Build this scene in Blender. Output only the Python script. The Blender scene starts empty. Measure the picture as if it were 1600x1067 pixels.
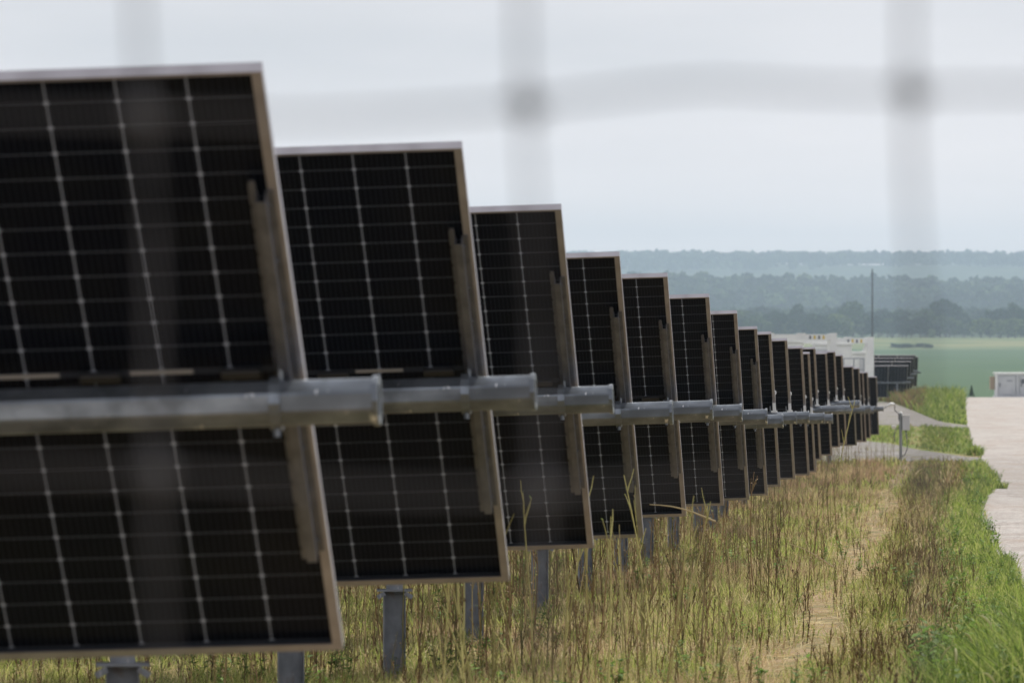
import bpy, math, random
import numpy as np
from mathutils import Vector, Matrix
random.seed(7); rng = np.random.default_rng(11)
S = bpy.context.scene; C = S.collection
R = math.radians
# ------------------------------------------------------------------ camera
F = 10000.0                     # focal length in pixels of a 1600 px wide picture
HOR = 500.0                     # picture row of the true horizon
cam = bpy.data.cameras.new('camera'); co = bpy.data.objects.new('camera', cam); C.objects.link(co)
cam.sensor_width = 36; cam.lens = F/1600*36; cam.clip_start = 0.1; cam.clip_end = 40000
co.rotation_euler = (R(90)-math.atan((533.5-HOR)/F), 0, 0)
cam.dof.use_dof = True; cam.dof.focus_distance = 50; cam.dof.aperture_fstop = 10.5
S.camera = co
# ------------------------------------------------------------------ light
SUN_EL, SUN_AZ = 50, 28         # azimuth clockwise from +Y
S.view_settings.view_transform = 'Standard'; S.view_settings.look = 'None'
S.view_settings.exposure = 0.0; S.view_settings.gamma = 1
w = bpy.data.worlds.new('World'); S.world = w; w.use_nodes = True
nt = w.node_tree; nt.nodes.clear()
def N(t, **k):
    n = nt.nodes.new(t)
    for a, b in k.items(): setattr(n, a, b)
    return n
sky = N('ShaderNodeTexSky', sky_type='NISHITA', sun_disc=False, sun_elevation=R(SUN_EL), sun_rotation=R(SUN_AZ), dust_density=3.0)
tc = N('ShaderNodeTexCoord'); mp = N('ShaderNodeMapping'); mp.inputs['Scale'].default_value = (4, 4, 22)
nz = N('ShaderNodeTexNoise'); nz.inputs['Scale'].default_value = 2.2; nz.inputs['Detail'].default_value = 4; nz.inputs['Roughness'].default_value = .45
cr = N('ShaderNodeValToRGB'); cr.color_ramp.elements[0].position = .34; cr.color_ramp.elements[1].position = .66
cr.color_ramp.elements[0].color = (7.2, 7.2, 7.6, 1); cr.color_ramp.elements[1].color = (8.9, 8.65, 8.95, 1)
mx = N('ShaderNodeMix', data_type='RGBA'); mx.inputs[0].default_value = .93
bg = N('ShaderNodeBackground'); bg.inputs[1].default_value = .1
out = N('ShaderNodeOutputWorld')
L = nt.links.new
L(tc.outputs['Generated'], mp.inputs[0]); L(mp.outputs[0], nz.inputs['Vector']); L(nz.outputs['Fac'], cr.inputs[0])
L(sky.outputs[0], mx.inputs[6]); L(cr.outputs[0], mx.inputs[7]); sz = N('ShaderNodeSeparateXYZ'); L(tc.outputs['Generated'], sz.inputs[0])     # overcast skies are brighter towards the horizon
gr = N('ShaderNodeMapRange', interpolation_type='SMOOTHERSTEP'); gr.inputs[1].default_value = -.01; gr.inputs[2].default_value = .05; gr.inputs[3].default_value = 1.0; gr.inputs[4].default_value = 0.0
hm_ = N('ShaderNodeMix', data_type='RGBA'); hm_.inputs[6].default_value = (1,1,1,1); hm_.inputs[7].default_value = (1.66,1.50,1.38,1); hm_.clamp_result = False
sc_ = N('ShaderNodeVectorMath', operation='MULTIPLY'); L(sz.outputs[2], gr.inputs[0]); L(gr.outputs[0], hm_.inputs[0]); L(mx.outputs[2], sc_.inputs[0]); L(hm_.outputs[2], sc_.inputs[1]); L(sc_.outputs[0], bg.inputs[0]); L(bg.outputs[0], out.inputs[0])
sl = bpy.data.lights.new('sun', 'SUN'); sl.energy = 4.8; sl.angle = R(2.0); sl.color = (1, .95, .86)
so = bpy.data.objects.new('sun', sl); C.objects.link(so)
sd = Vector((math.sin(R(SUN_AZ))*math.cos(R(SUN_EL)), math.cos(R(SUN_AZ))*math.cos(R(SUN_EL)), math.sin(R(SUN_EL))))
so.rotation_euler = sd.to_track_quat('Z', 'Y').to_euler()
S.cycles.max_bounces = 6; S.cycles.diffuse_bounces = 3; S.cycles.glossy_bounces = 3; S.cycles.transparent_max_bounces = 6
S.cycles.volume_bounces = 1; S.cycles.use_denoising = True

# ------------------------------------------------------------------ helpers
def tag(o, label=None, cat=None, group=None, kind=None):
    if label: o['label'] = label
    if cat: o['category'] = cat
    if group: o['group'] = group
    if kind or cat: o['kind'] = kind or 'thing'
    return o
def empty(name, loc=(0,0,0), rz=0):
    o = bpy.data.objects.new(name, None); C.objects.link(o); o.location = loc; o.rotation_euler = (0,0,rz); o.empty_display_size = .2; return o
class MB:
    """collects shapes; build() links them as one mesh object"""
    def __init__(s): s.v = []; s.f = []
    def add(s, vs, fs):
        b = len(s.v); s.v += [tuple(v) for v in vs]; s.f += [tuple(b+i for i in f) for f in fs]; return s
    def box(s, a, b):
        x0,y0,z0 = a; x1,y1,z1 = b
        return s.add([(x0,y0,z0),(x1,y0,z0),(x1,y1,z0),(x0,y1,z0),(x0,y0,z1),(x1,y0,z1),(x1,y1,z1),(x0,y1,z1)],
                     [(0,3,2,1),(4,5,6,7),(0,1,5,4),(1,2,6,5),(2,3,7,6),(3,0,4,7)])
    def obox(s, c, X, Y, Z):
        c,X,Y,Z = map(Vector,(c,X,Y,Z)); q = [(-1,-1,-1),(1,-1,-1),(1,1,-1),(-1,1,-1),(-1,-1,1),(1,-1,1),(1,1,1),(-1,1,1)]
        return s.add([c+X*a+Y*b+Z*d for a,b,d in q],[(0,3,2,1),(4,5,6,7),(0,1,5,4),(1,2,6,5),(2,3,7,6),(3,0,4,7)])
    def bar(s, p, q, w, h=None):
        p,q = Vector(p),Vector(q); d = (q-p); Z = d.normalized(); X = Z.cross(Vector((0,0,1)))
        if X.length < .01: X = Vector((1,0,0))
        X.normalize(); Y = Z.cross(X); return s.obox((p+q)/2, X*w/2, Y*(h or w)/2, d/2)
    def tube(s, pts, rad, n=8, cap=True, ph=0):
        pts = [Vector(p) for p in pts]; rs = rad if isinstance(rad,(list,tuple)) else [rad]*len(pts)
        vs = []; fs = []; pr = None
        for i,p in enumerate(pts):
            d = (pts[min(i+1,len(pts)-1)]-pts[max(i-1,0)])
            if d.length < 1e-9: d = pr or Vector((0,0,1))
            pr = d; d = d.normalized(); X = d.cross(Vector((0,0,1)))
            if X.length < .05: X = d.cross(Vector((0,1,0)))
            X.normalize(); Y = d.cross(X)
            for k in range(n):
                a = 2*math.pi*k/n+ph; vs.append(p+X*math.cos(a)*rs[i]+Y*math.sin(a)*rs[i])
        for i in range(len(pts)-1):
            for k in range(n):
                fs.append((i*n+k,(i+1)*n+k,(i+1)*n+(k+1)%n,i*n+(k+1)%n))
        if cap: fs.append(tuple(range(n))); fs.append(tuple(reversed(range((len(pts)-1)*n,len(pts)*n))))
        return s.add(vs,fs)
    def zflip(s):
        s.v = [(v[0],v[1],-v[2]) for v in s.v]; s.f = [tuple(reversed(f)) for f in s.f]; return s
    def mesh(s, name, mat):
        me = bpy.data.meshes.new(name); me.from_pydata(s.v,[],s.f); me.validate(); me.update()
        if mat: me.materials.append(mat)
        return me
    def build(s, name, mat, parent=None):
        return link(name, s.mesh(name, mat), parent)
def link(name, me, parent=None, loc=(0,0,0)):
    o = bpy.data.objects.new(name, me); C.objects.link(o); o.location = loc
    if parent is not None: o.parent = parent
    return o
def bevel(me, wd, seg=1):
    import bmesh
    b = bmesh.new(); b.from_mesh(me); bmesh.ops.bevel(b, geom=b.edges[:]+b.verts[:], offset=wd, segments=seg, affect='EDGES', clamp_overlap=True)
    b.to_mesh(me); b.free(); return me
def tri_mesh(name, V, T, col=None, mat=None):
    me = bpy.data.meshes.new(name); V = np.ascontiguousarray(V,np.float32); T = np.ascontiguousarray(T,np.int32)
    me.vertices.add(len(V)); me.vertices.foreach_set('co', V.ravel())
    me.loops.add(T.size); me.loops.foreach_set('vertex_index', T.ravel())
    me.polygons.add(len(T)); me.polygons.foreach_set('loop_start', np.arange(0,T.size,3,dtype=np.int32))
    if col is not None:
        at = me.color_attributes.new('Col','FLOAT_COLOR','POINT')
        c4 = np.ones((len(V),4),np.float32); c4[:,:3] = col; at.data.foreach_set('color', c4.ravel())
    me.update(calc_edges=True)
    if mat: me.materials.append(mat)
    return me
def vnoise(x, y, sc, seed=0, oct=3):
    x = np.asarray(x,float)/sc; y = np.asarray(y,float)/sc; r = np.zeros(np.broadcast(x,y).shape); amp = 1; tot = 0
    def h(i,j,s): 
        n = np.sin(i*127.1+j*311.7+s*74.7+seed*19.19)*43758.5453; return n-np.floor(n)
    for o in range(oct):
        i = np.floor(x); j = np.floor(y); fx = x-i; fy = y-j; fx = fx*fx*(3-2*fx); fy = fy*fy*(3-2*fy)
        r += amp*((h(i,j,o)*(1-fx)+h(i+1,j,o)*fx)*(1-fy)+(h(i,j+1,o)*(1-fx)+h(i+1,j+1,o)*fx)*fy); tot += amp
        amp *= .5; x = x*2+7.3; y = y*2+3.1
    return r/tot

# ------------------------------------------------------------------ materials
def M(name, col=(.5,.5,.5), rough=.6, metal=0, spec=.5, noise=None, bump=None, vcol=False, transl=0, coat=0):
    m = bpy.data.materials.new(name); m.use_nodes = True; t = m.node_tree; p = t.nodes['Principled BSDF']
    p.inputs['Base Color'].default_value = (*col,1); p.inputs['Roughness'].default_value = rough; p.inputs['Metallic'].default_value = metal
    p.inputs['Specular IOR Level'].default_value = spec; p.inputs['Coat Weight'].default_value = coat
    src = None
    if vcol:
        a = t.nodes.new('ShaderNodeVertexColor'); a.layer_name = 'Col'; src = a.outputs[0]; t.links.new(src, p.inputs['Base Color'])
    if noise:                                       # (scale, colour b, detail, low, high)
        sc, cb, det, lo, hi = noise
        g = t.nodes.new('ShaderNodeTexCoord'); n = t.nodes.new('ShaderNodeTexNoise'); n.inputs['Scale'].default_value = sc; n.inputs['Detail'].default_value = det
        mr = t.nodes.new('ShaderNodeMapRange'); mr.inputs[1].default_value = lo; mr.inputs[2].default_value = hi
        x = t.nodes.new('ShaderNodeMix'); x.data_type = 'RGBA'; x.inputs[6].default_value = (*col,1); x.inputs[7].default_value = (*cb,1)
        t.links.new(g.outputs['Object'], n.inputs['Vector']); t.links.new(n.outputs['Fac'], mr.inputs[0]); t.links.new(mr.outputs[0], x.inputs[0])
        t.links.new(x.outputs[2], p.inputs['Base Color']); src = x.outputs[2]
    if bump:
        g = t.nodes.new('ShaderNodeTexCoord'); n = t.nodes.new('ShaderNodeTexNoise'); n.inputs['Scale'].default_value = bump[0]; n.inputs['Detail'].default_value = 5
        b = t.nodes.new('ShaderNodeBump'); b.inputs['Strength'].default_value = bump[1]; b.inputs['Distance'].default_value = bump[2]
        t.links.new(g.outputs['Object'], n.inputs['Vector']); t.links.new(n.outputs['Fac'], b.inputs['Height']); t.links.new(b.outputs[0], p.inputs['Normal'])
    if transl:
        tr = t.nodes.new('ShaderNodeBsdfTranslucent'); ms = t.nodes.new('ShaderNodeMixShader'); ms.inputs[0].default_value = transl
        if src is not None: t.links.new(src, tr.inputs[0])
        else: tr.inputs[0].default_value = (*col,1)
        t.links.new(p.outputs[0], ms.inputs[1]); t.links.new(tr.outputs[0], ms.inputs[2]); t.links.new(ms.outputs[0], t.nodes['Material Output'].inputs[0])
    return m
ALU = M('anodised_aluminium', (.36,.35,.385), .40, .7, noise=(9,(.29,.28,.305),4,.35,.65))
GALV = M('galvanised_steel', (.27,.305,.35), .34, .8, noise=(7,(.145,.165,.19),8,.40,.60), bump=(60,.15,.002))
GALV_RAIL = M('galvanised_rail', (.15,.155,.18), .45, .6, noise=(16,(.10,.105,.12),5,.35,.65))
def perforate(m):          # row of punched slots along the rail flange
    t = m.node_tree; p = t.nodes['Principled BSDF']; src = p.inputs['Base Color'].links[0].from_socket
    g = t.nodes.new('ShaderNodeTexCoord'); sp = t.nodes.new('ShaderNodeSeparateXYZ'); t.links.new(g.outputs['Object'], sp.inputs[0])
    def mt(op, a, b):
        q = t.nodes.new('ShaderNodeMath'); q.operation = op
        for i, v in enumerate((a, b)):
            if isinstance(v, (int, float)): q.inputs[i].default_value = v
            else: t.links.new(v, q.inputs[i])
        return q.outputs[0]
    fy = mt('ABSOLUTE', mt('SUBTRACT', mt('FRACT', mt('DIVIDE', mt('ADD', sp.outputs[1], 2), .09), 0), .5), 0)
    a = mt('MULTIPLY', mt('LESS_THAN', fy, .08), mt('LESS_THAN', mt('ABSOLUTE', mt('ADD', sp.outputs[0], .078), 0), .0045))
    x = t.nodes.new('ShaderNodeMix'); x.data_type = 'RGBA'; x.inputs[7].default_value = (.01,.01,.01,1); t.links.new(a, x.inputs[0]); t.links.new(src, x.inputs[6]); t.links.new(x.outputs[2], p.inputs['Base Color'])
perforate(GALV_RAIL)
PILE = M('pile_steel', (.23,.25,.28), .6, .5, noise=(11,(.15,.165,.19),5,.35,.65))
BLACK = M('black_plastic', (.012,.012,.013), .45)
WHITE = M('white_paint', (.72,.74,.74), .5, noise=(1.2,(.60,.62,.63),5,.4,.7))
LTGREY = M('light_grey_paint', (.50,.52,.55), .5, noise=(1.5,(.42,.44,.47),5,.4,.7))
MIDGREY = M('mid_grey_paint', (.30,.32,.36), .5)
DKGREY = M('dark_grey_paint', (.10,.11,.13), .5)
YELLOW = M('yellow_stripe', (.55,.40,.04), .5)
WIRE = M('fence_wire', (.075,.075,.082), .6, .2)
WOODP = M('fence_wood', (.20,.15,.10), .8, noise=(6,(.11,.085,.06),5,.3,.7))
VEG = M('vegetation', vcol=True, rough=.65, spec=.25, transl=.45)
STEM = M('stems', vcol=True, rough=.8, spec=.15)
LEAF_FAR = M('far_foliage', vcol=True, rough=.9, spec=.05)
def splotch(m, sc, lo, hi, col, st=(1,1,1), mx_=1.0):
    t = m.node_tree; p = t.nodes['Principled BSDF']; src = p.inputs['Base Color'].links[0].from_socket
    g = t.nodes.new('ShaderNodeTexCoord'); mp = t.nodes.new('ShaderNodeMapping'); mp.inputs['Scale'].default_value = st; n = t.nodes.new('ShaderNodeTexNoise'); n.inputs['Scale'].default_value = sc; n.inputs['Detail'].default_value = 3
    r = t.nodes.new('ShaderNodeMapRange'); r.inputs[1].default_value = lo; r.inputs[2].default_value = hi; r.inputs[4].default_value = mx_
    x = t.nodes.new('ShaderNodeMix'); x.data_type = 'RGBA'; x.inputs[7].default_value = (*col,1)
    t.links.new(g.outputs['Object'], mp.inputs[0]); t.links.new(mp.outputs[0], n.inputs['Vector']); t.links.new(n.outputs['Fac'], r.inputs[0]); t.links.new(r.outputs[0], x.inputs[0]); t.links.new(src, x.inputs[6]); t.links.new(x.outputs[2], p.inputs['Base Color'])
splotch(GALV, 8, .50, .66, (.12,.135,.155), (.35,1,1), .8); splotch(GALV, 34, .685, .72, (.62,.63,.66), (1,.45,.45)); splotch(PILE, 30, .66, .72, (.42,.42,.42), (1,1,.4), .8); splotch(PILE, 9, .60, .70, (.12,.07,.04), (1,1,.5), .6)
BARK = M('bark', (.09,.07,.05), .9)

def cell_material():
    m = bpy.data.materials.new('bifacial_cells'); m.use_nodes = True; t = m.node_tree; p = t.nodes['Principled BSDF']
    def n(ty, **k):
        a = t.nodes.new(ty)
        for q, r in k.items(): setattr(a, q, r)
        return a
    def mt(op, a, b=None, c=None):
        q = n('ShaderNodeMath', operation=op)
        for i, v in enumerate((a, b, c)):
            if v is None: continue
            if isinstance(v, (int, float)): q.inputs[i].default_value = v
            else: t.links.new(v, q.inputs[i])
        return q.outputs[0]
    g = n('ShaderNodeTexCoord'); sp = n('ShaderNodeSeparateXYZ'); t.links.new(g.outputs['Object'], sp.inputs[0])
    x, y = sp.outputs[0], sp.outputs[1]
    px, py = .1835, .0925
    def dist(v, pitch, off):
        f = mt('FRACT', mt('DIVIDE', mt('ADD', v, off), pitch)); return mt('MULTIPLY', mt('MINIMUM', f, mt('SUBTRACT', 1, f)), pitch)
    dx = dist(x, px, .567+10*px-3*px)                          # module centre is a column gap
    ay = mt('ABSOLUTE', y); dy = dist(ay, py, -.009+10*py)
    inx = mt('LESS_THAN', mt('ABSOLUTE', mt('ADD', x, .567)), 3*px+.001); iny = mt('MULTIPLY', mt('LESS_THAN', ay, .009+12*py), mt('GREATER_THAN', ay, .009))
    lv = mt('LESS_THAN', dx, .0020)
    lh = mt('LESS_THAN', dy, .0013)
    dm = mt('MULTIPLY', mt('LESS_THAN', mt('ADD', dx, dy), .0095), .5)
    bb = mt('MULTIPLY', mt('LESS_THAN', dist(x, px/10, px/20+.567+7*px), .0005), .05)   # busbars
    ng = n('ShaderNodeTexNoise'); ng.inputs['Scale'].default_value = 2.1; t.links.new(g.outputs['Object'], ng.inputs['Vector'])
    lhf = mt('MULTIPLY', lh, .16)
    line = mt('MAXIMUM', mt('MAXIMUM', mt('MULTIPLY', lv, .38), dm), mt('MAXIMUM', lhf, bb))
    inside = mt('MULTIPLY', inx, iny)
    notin = mt('MULTIPLY', mt('SUBTRACT', 1, inside), .05)
    fac = mt('MAXIMUM', mt('MULTIPLY', line, inside), notin)
    mxc = n('ShaderNodeMix', data_type='RGBA'); mxc.inputs[6].default_value = (.0025,.003,.006,1); dn = n('ShaderNodeTexNoise'); dn.inputs['Scale'].default_value = 3.5; dn.inputs['Detail'].default_value = 6; oi = n('ShaderNodeObjectInfo'); va = n('ShaderNodeVectorMath', operation='ADD'); t.links.new(g.outputs['Object'], va.inputs[0]); t.links.new(oi.outputs['Location'], va.inputs[1]); t.links.new(va.outputs[0], dn.inputs['Vector']); dr = n('ShaderNodeMapRange'); dr.inputs[1].default_value = .48; dr.inputs[2].default_value = .72; dm_ = n('ShaderNodeMix', data_type='RGBA'); dm_.inputs[6].default_value = (.0022,.0028,.006,1); dm_.inputs[7].default_value = (.0055,.006,.0075,1); t.links.new(dn.outputs['Fac'], dr.inputs[0]); t.links.new(dr.outputs[0], dm_.inputs[0]); t.links.new(dm_.outputs[2], mxc.inputs[6]); mxc.inputs[7].default_value = (.66,.74,.92,1)
    t.links.new(fac, mxc.inputs[0]); t.links.new(mxc.outputs[2], p.inputs['Base Color'])
    p.inputs['Roughness'].default_value = .25; p.inputs['Specular IOR Level'].default_value = .05
    b = n('ShaderNodeBump'); b.inputs['Strength'].default_value = .1; b.inputs['Distance'].default_value = .002; t.links.new(ng.outputs[0], b.inputs['Height']); t.links.new(b.outputs[0], p.inputs['Normal'])
    tr = n('ShaderNodeBsdfTranslucent'); tr.inputs[0].default_value = (.9,.93,1,1); ms = n('ShaderNodeMixShader')
    t.links.new(mt('MULTIPLY', mt('MULTIPLY', line, inside), .4), ms.inputs[0]); t.links.new(p.outputs[0], ms.inputs[1]); t.links.new(tr.outputs[0], ms.inputs[2])
    t.links.new(ms.outputs[0], t.nodes['Material Output'].inputs[0])
    return m
CELLS = cell_material()

# ------------------------------------------------------------------ rows of the array: where each stands
TILT = R(42.8); LEN, WID = 2.278, 1.134; OFF = .10; TUBE_H = 1.45
AX = Vector((math.cos(R(3.9)), -math.sin(R(3.9)), .032)).normalized(); NN = Vector((math.sin(R(3.9)), math.cos(R(3.9)), 0))
NN = (NN-AX*NN.dot(AX)).normalized(); UU = AX.cross(NN)
ROT = Matrix((AX, NN, UU)).transposed()
s_loc = Vector((0,-math.cos(TILT),math.sin(TILT))); n_loc = Vector((0,math.sin(TILT),math.cos(TILT)))
PITCH = 5.94
tops = [(2.86,410,98),(3.83,722,222),(4.86,877,318),(5.88,968,394),(6.86,1043,426),(7.9,1108,459),(8.86,1151.5,485.5),(9.86,1183,509.5),(10.86,1205,518.5),
        (11.86,1230,528.5),(13.0,1254,541),(13.95,1265,550),(14.8,1274,542),(16.1,1292,549.5),(17.4,1305,548),(18.7,1316.5,553.7),(20.9,1333,571),
        (22.6,1343,573.6),(23.8,1349,580.7),(25.2,1356,580.7),(28.4,1370,587.5)]
tube_ends = [587,832,954,1048,1111,1157,1197,1222,1243,1263,1287,1300,1318,1327,1338,1342,None,None,None,1367,1380]
def at(px, py, Y): return Vector(((px-800)/F*Y, Y, (HOR-py)/F*Y))
rows = []
for (k, px, py), te in zip(tops, tube_ends):
    D = k*PITCH; t = ROT @ (s_loc*(LEN/2)+n_loc*(OFF+.035))
    P = at(px, py, D+t.y)-t
    ext = .18 if te is None else max(.1, min(.55, (te-800)/F*D-P.x))
    rows.append((P, ext, D))
ry = np.array([r[2] for r in rows]); rz = np.array([r[0].z-TUBE_H for r in rows])
rzs = rz.copy()
for i in range(1, len(rz)-1): rzs[i] = (rz[i-1]+2*rz[i]+rz[i+1])/4
prof_y = np.concatenate([[-30,0], ry, [200,240,300,400,460,540,800,2667,2950,3300,4300,4900,5600,6400,7600,8800,9700,10800]])
prof_z = np.concatenate([[-1.1,-1.45], rzs, [-3.93,-4.12,-4.4,-4.88,-5.6,-7.2,-12,-12,-8.6,-8.4,-8,-4,15,8,26,66,82,78]])
def U(x, y): return x-.0669*y+1.68
def gz(x, y):
    x = np.asarray(x,float); y = np.asarray(y,float); z = np.interp(y, prof_y, prof_z)
    near = np.clip((560-y)/160,0,1)
    z = z+.032*np.clip(U(x,y),-16,1.2)*near
    z = z+(vnoise(x,y,1.3,3,2)-.5)*.05*np.clip((240-y)/60,0,1)*(U(x,y)<2.6)
    far = np.clip((y-4300)/1200,0,1)
    z = z+far*(vnoise(x,y,700,5,3)-.5)*24
    return z
def G(x, y, dz=0): return Vector((x, y, float(gz(x,y))+dz))
def pxg(px, py):            # ground point seen at that place in the photograph
    Y = 15.0
    while Y < 600:
        p = at(px, py, Y)
        if gz(p.x, Y) >= p.z: return p
        Y *= 1.004
    return p

# ------------------------------------------------------------------ ground
def grid_mesh(name, xs_of, ys, nx, dz=0.0, mat=None):
    X = []; Yv = []
    for y in ys:
        x0, x1 = xs_of(y); X.append(np.linspace(x0,x1,nx)); Yv.append(np.full(nx,y))
    X = np.array(X); Yv = np.array(Yv); Z = gz(X,Yv)+dz
    V = np.stack([X,Yv,Z],-1).reshape(-1,3); ny = len(ys)
    i = (np.arange(ny-1)[:,None]*nx+np.arange(nx-1)[None]).ravel()
    T = np.concatenate([np.stack([i,i+1,i+nx+1],1), np.stack([i,i+nx+1,i+nx],1)])
    me = tri_mesh(name, V, T, None, mat); me.polygons.foreach_set('use_smooth', np.ones(len(T),bool)); return me
def ground_material():
    m = bpy.data.materials.new('rough_ground'); m.use_nodes = True; t = m.node_tree; p = t.nodes['Principled BSDF']; p.inputs['Roughness'].default_value = .95; p.inputs['Specular IOR Level'].default_value = .1
    g = t.nodes.new('ShaderNodeTexCoord'); sp = t.nodes.new('ShaderNodeSeparateXYZ'); t.links.new(g.outputs['Object'], sp.inputs[0])
    def noise(sc, det, lo, hi, st=1.0):
        mp = t.nodes.new('ShaderNodeMapping'); mp.inputs['Scale'].default_value = (1, st, 1); t.links.new(g.outputs['Object'], mp.inputs[0])
        n = t.nodes.new('ShaderNodeTexNoise'); n.inputs['Scale'].default_value = sc; n.inputs['Detail'].default_value = det; t.links.new(mp.outputs[0], n.inputs['Vector'])
        r = t.nodes.new('ShaderNodeMapRange'); r.inputs[1].default_value = lo; r.inputs[2].default_value = hi; t.links.new(n.outputs['Fac'], r.inputs[0]); return r.outputs[0]
    def mix(f, a, b):
        x = t.nodes.new('ShaderNodeMix'); x.data_type = 'RGBA'
        for i, v in ((0,f),(6,a),(7,b)):
            if isinstance(v, tuple): x.inputs[i].default_value = (*v,1)
            else: t.links.new(v, x.inputs[i])
        return x.outputs[2]
    def step(lo, hi):
        r = t.nodes.new('ShaderNodeMapRange'); r.inputs[1].default_value = lo; r.inputs[2].default_value = hi; t.links.new(sp.outputs[1], r.inputs[0]); return r.outputs[0]
    near = mix(noise(1.1,6,.4,.62), (.25,.17,.105), (.09,.10,.035))
    near = mix(noise(14,6,.40,.75), near, (.30,.23,.13))
    green = mix(noise(.35,5,.4,.6), (.12,.17,.04), (.19,.19,.06))
    near = mix(step(176,185), near, green)
    field = mix(noise(.012,4,.35,.65,.25), (.036,.080,.030), (.055,.098,.038))
    c = mix(step(470,560), near, field)
    strip = mix(noise(.02,4,.4,.6), (.17,.17,.075), (.08,.12,.045))
    c = mix(step(2560,2680), c, strip)
    wood = mix(noise(.02,5,.4,.6), (.022,.040,.018), (.045,.065,.03))
    c = mix(step(3040,3100), c, wood)
    t.links.new(c, p.inputs['Base Color'])
    return m
GROUND = ground_material()
ys = np.concatenate([np.arange(-30,60,.8), 60*1.012**np.arange(0,170), 60*1.012**170*1.013**np.arange(1,250)]); ys = ys[ys<10900]
link('ground', grid_mesh('ground', lambda y: (.03*max(y,0)-16-.26*max(y,0), .03*max(y,0)+16+.26*max(y,0)), ys, 220, 0, GROUND))['kind'] = 'structure'

ROAD = M('gravel_road', (.43,.405,.385), .95, spec=.1, noise=(.9,(.36,.325,.30),9,.42,.66), bump=(30,.9,.05))
def add_stones(m, sc=26):
    t = m.node_tree; p = t.nodes['Principled BSDF']; src = p.inputs['Base Color'].links[0].from_socket
    g = t.nodes.new('ShaderNodeTexCoord'); v = t.nodes.new('ShaderNodeTexVoronoi'); v.inputs['Scale'].default_value = sc; t.links.new(g.outputs['Object'], v.inputs['Vector'])
    sx = t.nodes.new('ShaderNodeSeparateColor'); t.links.new(v.outputs['Color'], sx.inputs[0])
    r = t.nodes.new('ShaderNodeMapRange'); r.inputs[3].default_value = .60; r.inputs[4].default_value = 1.3; t.links.new(sx.outputs[0], r.inputs[0])
    x = t.nodes.new('ShaderNodeVectorMath'); x.operation = 'SCALE'; t.links.new(src, x.inputs[0]); t.links.new(r.outputs[0], x.inputs['Scale']); t.links.new(x.outputs[0], p.inputs['Base Color'])
add_stones(ROAD)
splotch(ROAD, .8, .53, .64, (.32,.25,.20), (1,.3,1), .45); splotch(ROAD, 1.6, .56, .62, (.45,.42,.40), (1,.05,1), .35)
GRAVEL = M('grey_gravel', (.24,.228,.22), .95, spec=.1, noise=(.5,(.17,.16,.15),8,.4,.66), bump=(30,.6,.02)); add_stones(GRAVEL, 18); splotch(GRAVEL, 2.2, .56, .66, (.15,.15,.08), (1,.3,1), .7)
EDGE = sorted([(p.y, float(U(p.x,p.y))) for p in (pxg(*q) for q in ((1508,640),(1511,664),(1516,690),(1532,712),(1556,745),(1558,764),(1534,786),(1536,828),(1560,872),(1585,898)))])
def road_edge(y): return float(np.interp(y, [e[0] for e in EDGE], [e[1] for e in EDGE]))+.05*(float(vnoise(0,y,2.5,8,2))-.5)
def ux(u, y): return u+.0669*y-1.68
ysr = np.concatenate([np.arange(2,90,.6), 90*1.01**np.arange(0,165)])
link('gravel_road', grid_mesh('gravel_road', lambda y: (ux(road_edge(y),y), ux(9.2+.3*math.sin(y*.2),y)), ysr, 26, .018, ROAD))['kind'] = 'structure'
def pad(name, pts, dz, mat):      # pts: (u, y0, y1) swept over u
    us = np.linspace(pts[0][0], pts[-1][0], 60); a = [p[0] for p in pts]
    y0 = np.interp(us, a, [p[1] for p in pts])+(vnoise(us,0,1.0,4,2)-.5)*6; y1 = np.interp(us, a, [p[2] for p in pts])+(vnoise(us,9,1.0,6,2)-.5)*6
    nv = 40; V = []
    for i, u in enumerate(us):
        for tt in np.linspace(0,1,nv):
            y = y0[i]+(y1[i]-y0[i])*tt; x = ux(u,y); V.append((x,y,float(gz(x,y))+dz))
    i = (np.arange(59)[:,None]*nv+np.arange(nv-1)[None]).ravel()
    T = np.concatenate([np.stack([i,i+nv,i+nv+1],1), np.stack([i,i+nv+1,i+1],1)])
    link(name, tri_mesh(name, np.array(V), T, None, mat))['kind'] = 'structure'
pad('gravel_pad', [(-14,180,232),(-2,178,222),(0,174,206),(1.2,172,188),(2.9,168,174)], .012, GRAVEL)
pad('gravel_path', [(-30,270,410),(-6,264,402),(-1.7,262,380),(-.6,258,352),(.6,252,305),(1.6,246,264),(3.0,240,248)], .012, GRAVEL)

# ------------------------------------------------------------------ solar tracker rows
def tilt_m(vs):      # panel-local (x along row, y up the slope, z outward through the panel) -> row-local
    return [Vector((v[0],0,0))+s_loc*v[1]+n_loc*v[2] for v in vs]
def pbox(mb, a, b):
    q = MB().box(a,b); mb.add(tilt_m(q.v), q.f)
PR = Matrix((Vector((1,0,0)), s_loc, -n_loc)).transposed()   # rotation of panel-local axes
PQ = PR.to_euler()
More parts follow.
